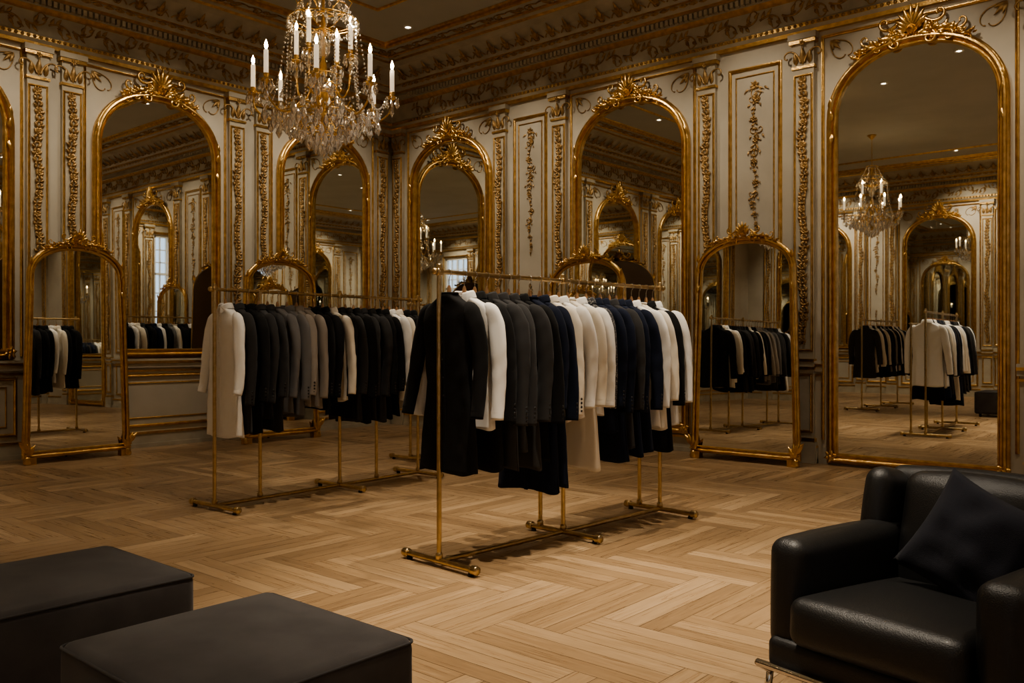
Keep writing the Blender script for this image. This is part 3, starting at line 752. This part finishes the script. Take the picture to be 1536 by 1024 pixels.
# ------------------------------------------------------------------ chandelier
def build_chandelier():
    fr = MB(); ca = MB(); fl = MB(); cx = MB(); pos = []
    def drop(x, y, z, h=.05, r=.012):
        cx.lathe([(.001, 0), (r * .5, -h * .2), (r, -h * .62), (.001, -h)], 0, 6, T(x, y, z), False)
    def bead(x, y, z, r=.011):
        cx.lathe([(.001, r), (r, 0), (.001, -r)], 0, 6, T(x, y, z), False)
    def strand(p, q, sag, n):
        p, q = Vector(p), Vector(q)
        for i in range(n + 1):
            t = i / n; v = p.lerp(q, t); bead(v.x, v.y, v.z - sag * 4 * t * (1 - t), .0105)
    fr.lathe([(0, -.30), (.02, -.29), (.03, -.26), (.02, -.22), (.025, -.19), (.06, -.15), (.065, -.12), (.04, -.08), (.018, -.05), (.025, -.02), (.042, .01), (.045, .05), (.024, .09), (.014, .14), (.020, .18), (.032, .23), (.03, .29), (.014, .33), (.012, .50), (.024, .53), (.03, .57), (.018, .62), (.012, .68), (.012, .90), (.02, .92), (0, .93)], 0, 20)
    cx.lathe([(.03, .35), (.055, .40), (.06, .45), (.03, .50)], 0, 10, None, False)
    cx.lathe([(.05, .06), (.075, .09), (.05, .13)], 0, 10, None, False)
    for R_, z in ((.20, .76), (.28, .64), (.11, .95), (.07, .56)):
        fr.tube([(R_ * math.cos(a), R_ * math.sin(a), z) for a in [2 * pi * j / 28 for j in range(28)]], .006, 0, 6, closed=True, up=(0, 0, 1))
    for k in range(6):
        a = k * pi / 3; c, s = math.cos(a), math.sin(a)
        fr.tube([(c * .012, s * .012, .72), (c * .1, s * .1, .705), (c * .2, s * .2, .76), (c * .23, s * .23, .82), (c * .2, s * .2, .845)], .005, 0, 6)
        fr.tube([(c * .012, s * .012, .56), (c * .14, s * .14, .58), (c * .28, s * .28, .64)], .005, 0, 6)
    def arm(a, R_, z0, zc, ch):
        c, s = math.cos(a), math.sin(a)
        k = R_ / .55
        prof = [(.03, z0), (.12 * k, z0 + .05), (.22 * k, z0 + .03), (.31 * k, z0 - .055), (.40 * k, z0 - .085), (.48 * k, z0 - .05), (R_ - .01, z0 + .02), (R_, zc - .02)]
        pts = []
        for i in range(len(prof) - 1):
            for t in (0, .25, .5, .75):
                p0 = prof[max(i - 1, 0)]; p1 = prof[i]; p2 = prof[i + 1]; p3 = prof[min(i + 2, len(prof) - 1)]
                f = lambda q: .5 * ((2 * p1[q]) + (-p0[q] + p2[q]) * t + (2 * p0[q] - 5 * p1[q] + 4 * p2[q] - p3[q]) * t * t + (-p0[q] + 3 * p1[q] - 3 * p2[q] + p3[q]) * t ** 3)
                pts.append((f(0), f(1)))
        pts.append(prof[-1])
        fr.tube([(c * r, s * r, z) for r, z in pts], .0075, 0, 8)
        sp = [(.33 * k + .045 * math.exp(-.25 * t) * math.cos(t + 1.6), z0 - .02 + .045 * math.exp(-.25 * t) * math.sin(t + 1.6)) for t in [i * .45 for i in range(14)]]
        fr.tube([(c * r, s * r, z) for r, z in sp], .0045, 0, 6)
        M = T(c * R_, s * R_, 0)
        fr.lathe([(.008, zc - .03), (.02, zc - .015), (.044, zc - .005), (.050, zc + .006), (.02, zc + .008), (.014, zc + .02), (.022, zc + .035), (.021, zc + .05), (0, zc + .05)], 0, 16, M)
        ca.lathe([(0, zc + .045), (.0185, zc + .045), (.018, zc + .045 + ch), (.010, zc + .052 + ch), (0, zc + .05 + ch)], 0, 12, M)
        zf = zc + .05 + ch
        fl.lathe([(0, zf), (.009, zf + .01), (.0145, zf + .028), (.011, zf + .050), (.004, zf + .066), (0, zf + .08)], 0, 10, M)
        pos.append((c * R_, s * R_, zf + .03))
        for j in range(8):
            b_ = 2 * pi * j / 8; x, y = c * R_ + .05 * math.cos(b_), s * R_ + .05 * math.sin(b_); bead(x, y, zc - .008, .009); drop(x, y, zc - .018, .065, .014)
        drop(c * (R_), s * (R_), zc - .06, .10, .022)
        for rr_, dz in ((.18, .02), (.31, -.06), (.42, -.09)):
            bead(c * rr_ * k, s * rr_ * k, z0 + dz - .012, .010); drop(c * rr_ * k, s * rr_ * k, z0 + dz - .022, .07, .015)
    n1 = 8
    for k in range(n1): arm(2 * pi * k / n1 + .05, .55, -.08, .04, .18)
    for k in range(4): arm(2 * pi * k / 4 + .45, .24, .10, .34, .20)
    for k in range(n1):
        a = 2 * pi * k / n1 + .05; a2 = a + 2 * pi / n1
        c, s = math.cos(a), math.sin(a); am = a + pi / n1
        strand((c * .28, s * .28, .63), (c * .42, s * .42, -.06), .10, 24)
        strand((math.cos(am) * .28, math.sin(am) * .28, .63), (math.cos(am) * .30, math.sin(am) * .30, -.14), .0, 26)
        strand((c * .50, s * .50, .03), (math.cos(a2) * .50, math.sin(a2) * .50, .03), .13, 15)
        strand((c * .40, s * .40, -.06), (math.cos(a2) * .40, math.sin(a2) * .40, -.06), .10, 12)
        strand((c * .28, s * .28, .63), (math.cos(a2) * .28, math.sin(a2) * .28, .63), .06, 9)
        strand((c * .11, s * .11, .95), (c * .2, s * .2, .76), .03, 8)
        strand((c * .2, s * .2, .76), (c * .28, s * .28, .64), .02, 5)
        strand((c * .36, s * .36, -.15), (c * .10, s * .10, -.31), .05, 13)
        drop(math.cos(am) * .47, math.sin(am) * .47, -.11, .12, .030)
        drop(math.cos(am) * .40, math.sin(am) * .40, -.16, .12, .028)
        drop(math.cos(am) * .34, math.sin(am) * .34, -.04, .10, .024)
    for R_, z, n, h in ((.37, -.14, 24, .095), (.29, -.18, 22, .10), (.21, -.23, 18, .10), (.12, -.28, 12, .12), (.06, -.34, 6, .10), (.20, .75, 16, .06), (.28, .63, 22, .065), (.07, .55, 8, .07), (.11, .94, 10, .05), (.14, .20, 10, .08)):
        for j in range(n):
            a = 2 * pi * j / n; drop(R_ * math.cos(a), R_ * math.sin(a), z, h, h * .24)
        if z < .3: fr.tube([(R_ * math.cos(a), R_ * math.sin(a), z) for a in [2 * pi * j / 24 for j in range(24)]], .004, 0, 6, closed=True, up=(0, 0, 1))
    cx.lathe([(0, -.36), (.02, -.37), (.038, -.40), (.03, -.435), (0, -.465)], 0, 10, None, False)
    return fr, ca, fl, cx, pos
fr, ca, fl, cxm, pos = build_chandelier()
CM = [('brass_arms', fr.mesh('brass_arms', [M_gold])), ('candles', ca.mesh('candles', [M_candle])), ('flames', fl.mesh('flames', [M_flame])), ('crystals', cxm.mesh('crystals', [M_crystal]))]
def light(name, kind, loc, energy, color, radius, parent=None, target=None, cone=90, blend=.8):
    l = bpy.data.lights.new(name, kind); l.energy = energy; l.color = color; l.shadow_soft_size = radius
    if kind == 'SPOT': l.spot_size = math.radians(cone); l.spot_blend = blend
    o = bpy.data.objects.new(name, l); C.objects.link(o); o.location = loc
    if parent: o.parent = parent
    if target is not None: o.rotation_euler = (Vector(target) - Vector(loc)).to_track_quat('-Z', 'Y').to_euler()
    return o
def chandelier(x, y, z, e_=15.0):
    e = empty('crystal_chandelier', T(x, y, z))
    for n_, me in CM: mkobj(n_, me, e)
    mb = MB(); top = CZ - z
    zz = .91
    while zz < top - .1:
        mb.tube([(.012 * math.cos(t), 0, zz + .025 + .025 * math.sin(t)) for t in [i * pi / 4 for i in range(8)]], .003, 0, 5, closed=True, up=(0, 1, 0), M=RZ(90 * (round(zz / .042) % 2))); zz += .042
    mb.lathe([(0, top - .09), (.02, top - .085), (.05, top - .05), (.08, top - .02), (.085, top), (0, top)], 0, 20)
    mb.obj('chain_and_canopy', [M_gold], e)
    for i, p in enumerate(pos): light('candle_light_%d' % i, 'POINT', p, e_, (1, .79, .55), .014, e)
chandelier(4.36, -4.57, 3.20, 18)
chandelier(4.3, -8.7, 3.75, 21)
chandelier(10.9, -4.2, 3.6, 21)

# ------------------------------------------------------------------ recessed downlights
warm = (1, .87, .70)
dl = MB()
def down(x, y, E, tx=None, ty=None, tz=0, cone=80, blend=.9):
    dl.lathe([(.035, CZ - .001), (.04, CZ - .010), (.062, CZ - .012), (.068, CZ - .001)], 0, 18, T(x, y, 0))
    dl.lathe([(0, CZ - .003), (.035, CZ - .003)], 1, 16, T(x, y, 0))
    light('downlight_spot', 'SPOT', (x, y, CZ - .03), E, warm, .04, None, (x if tx is None else tx, y if ty is None else ty, tz), cone, blend)
for x, y, E, cn in ((6.9, -4.4, 560, 50), (7.9, -5.9, 1100, 48), (5.6, -5.3, 520, 50), (7.7, -3.6, 420, 50), (4.6, -4.2, 400, 46), (3.2, -2.6, 300, 55), (6.2, -1.9, 340, 50), (2.3, -5.4, 200, 55), (9.6, -3.4, 240, 55), (8.3, -7.7, 260, 60), (10.5, -10.5, 340, 70), (6.5, -10.5, 400, 70), (3.2, -8.6, 400, 70), (10.9, -6.0, 260, 70)):
    down(x, y, E, cone=cn)
for c in (1.25, 2.75, 4.31, 5.92, 7.55, 9.14, 10.9): down(c, -1.75, 140, c, 0, 2.9, 70)
for c in (-1.27, -2.5, -3.72, -4.93, -6.14, -8.0, -10.5): down(1.75, c, 125, 0, c, 2.9, 70)
for c in (2.2, 5.2, 8.2, 11.0): down(c, -RD + 1.75, 360, c, -RD, 2.8, 85); down(RW - 1.75, -c, 320, RW, -c, 2.8, 85)
dl.obj('recessed_downlights', [M_white, M_lamp])

# ------------------------------------------------------------------ world and camera
w = bpy.data.worlds.new('dusk_sky'); bpy.context.scene.world = w; w.use_nodes = True
bg = w.node_tree.nodes['Background']; bg.inputs[0].default_value = (.45, .56, .72, 1); bg.inputs[1].default_value = 2.2
cam = bpy.data.cameras.new('camera'); co = bpy.data.objects.new('camera', cam); C.objects.link(co)
co.location = (10.08, -8.87, 1.26); co.rotation_euler = (math.radians(90), 0, math.radians(40.78))
cam.sensor_width = 36; cam.lens = 30.47; cam.clip_start = .05
bpy.context.scene.camera = co
print('VERTS', sum(len(o.data.vertices) for o in bpy.data.objects if o.type == 'MESH'))
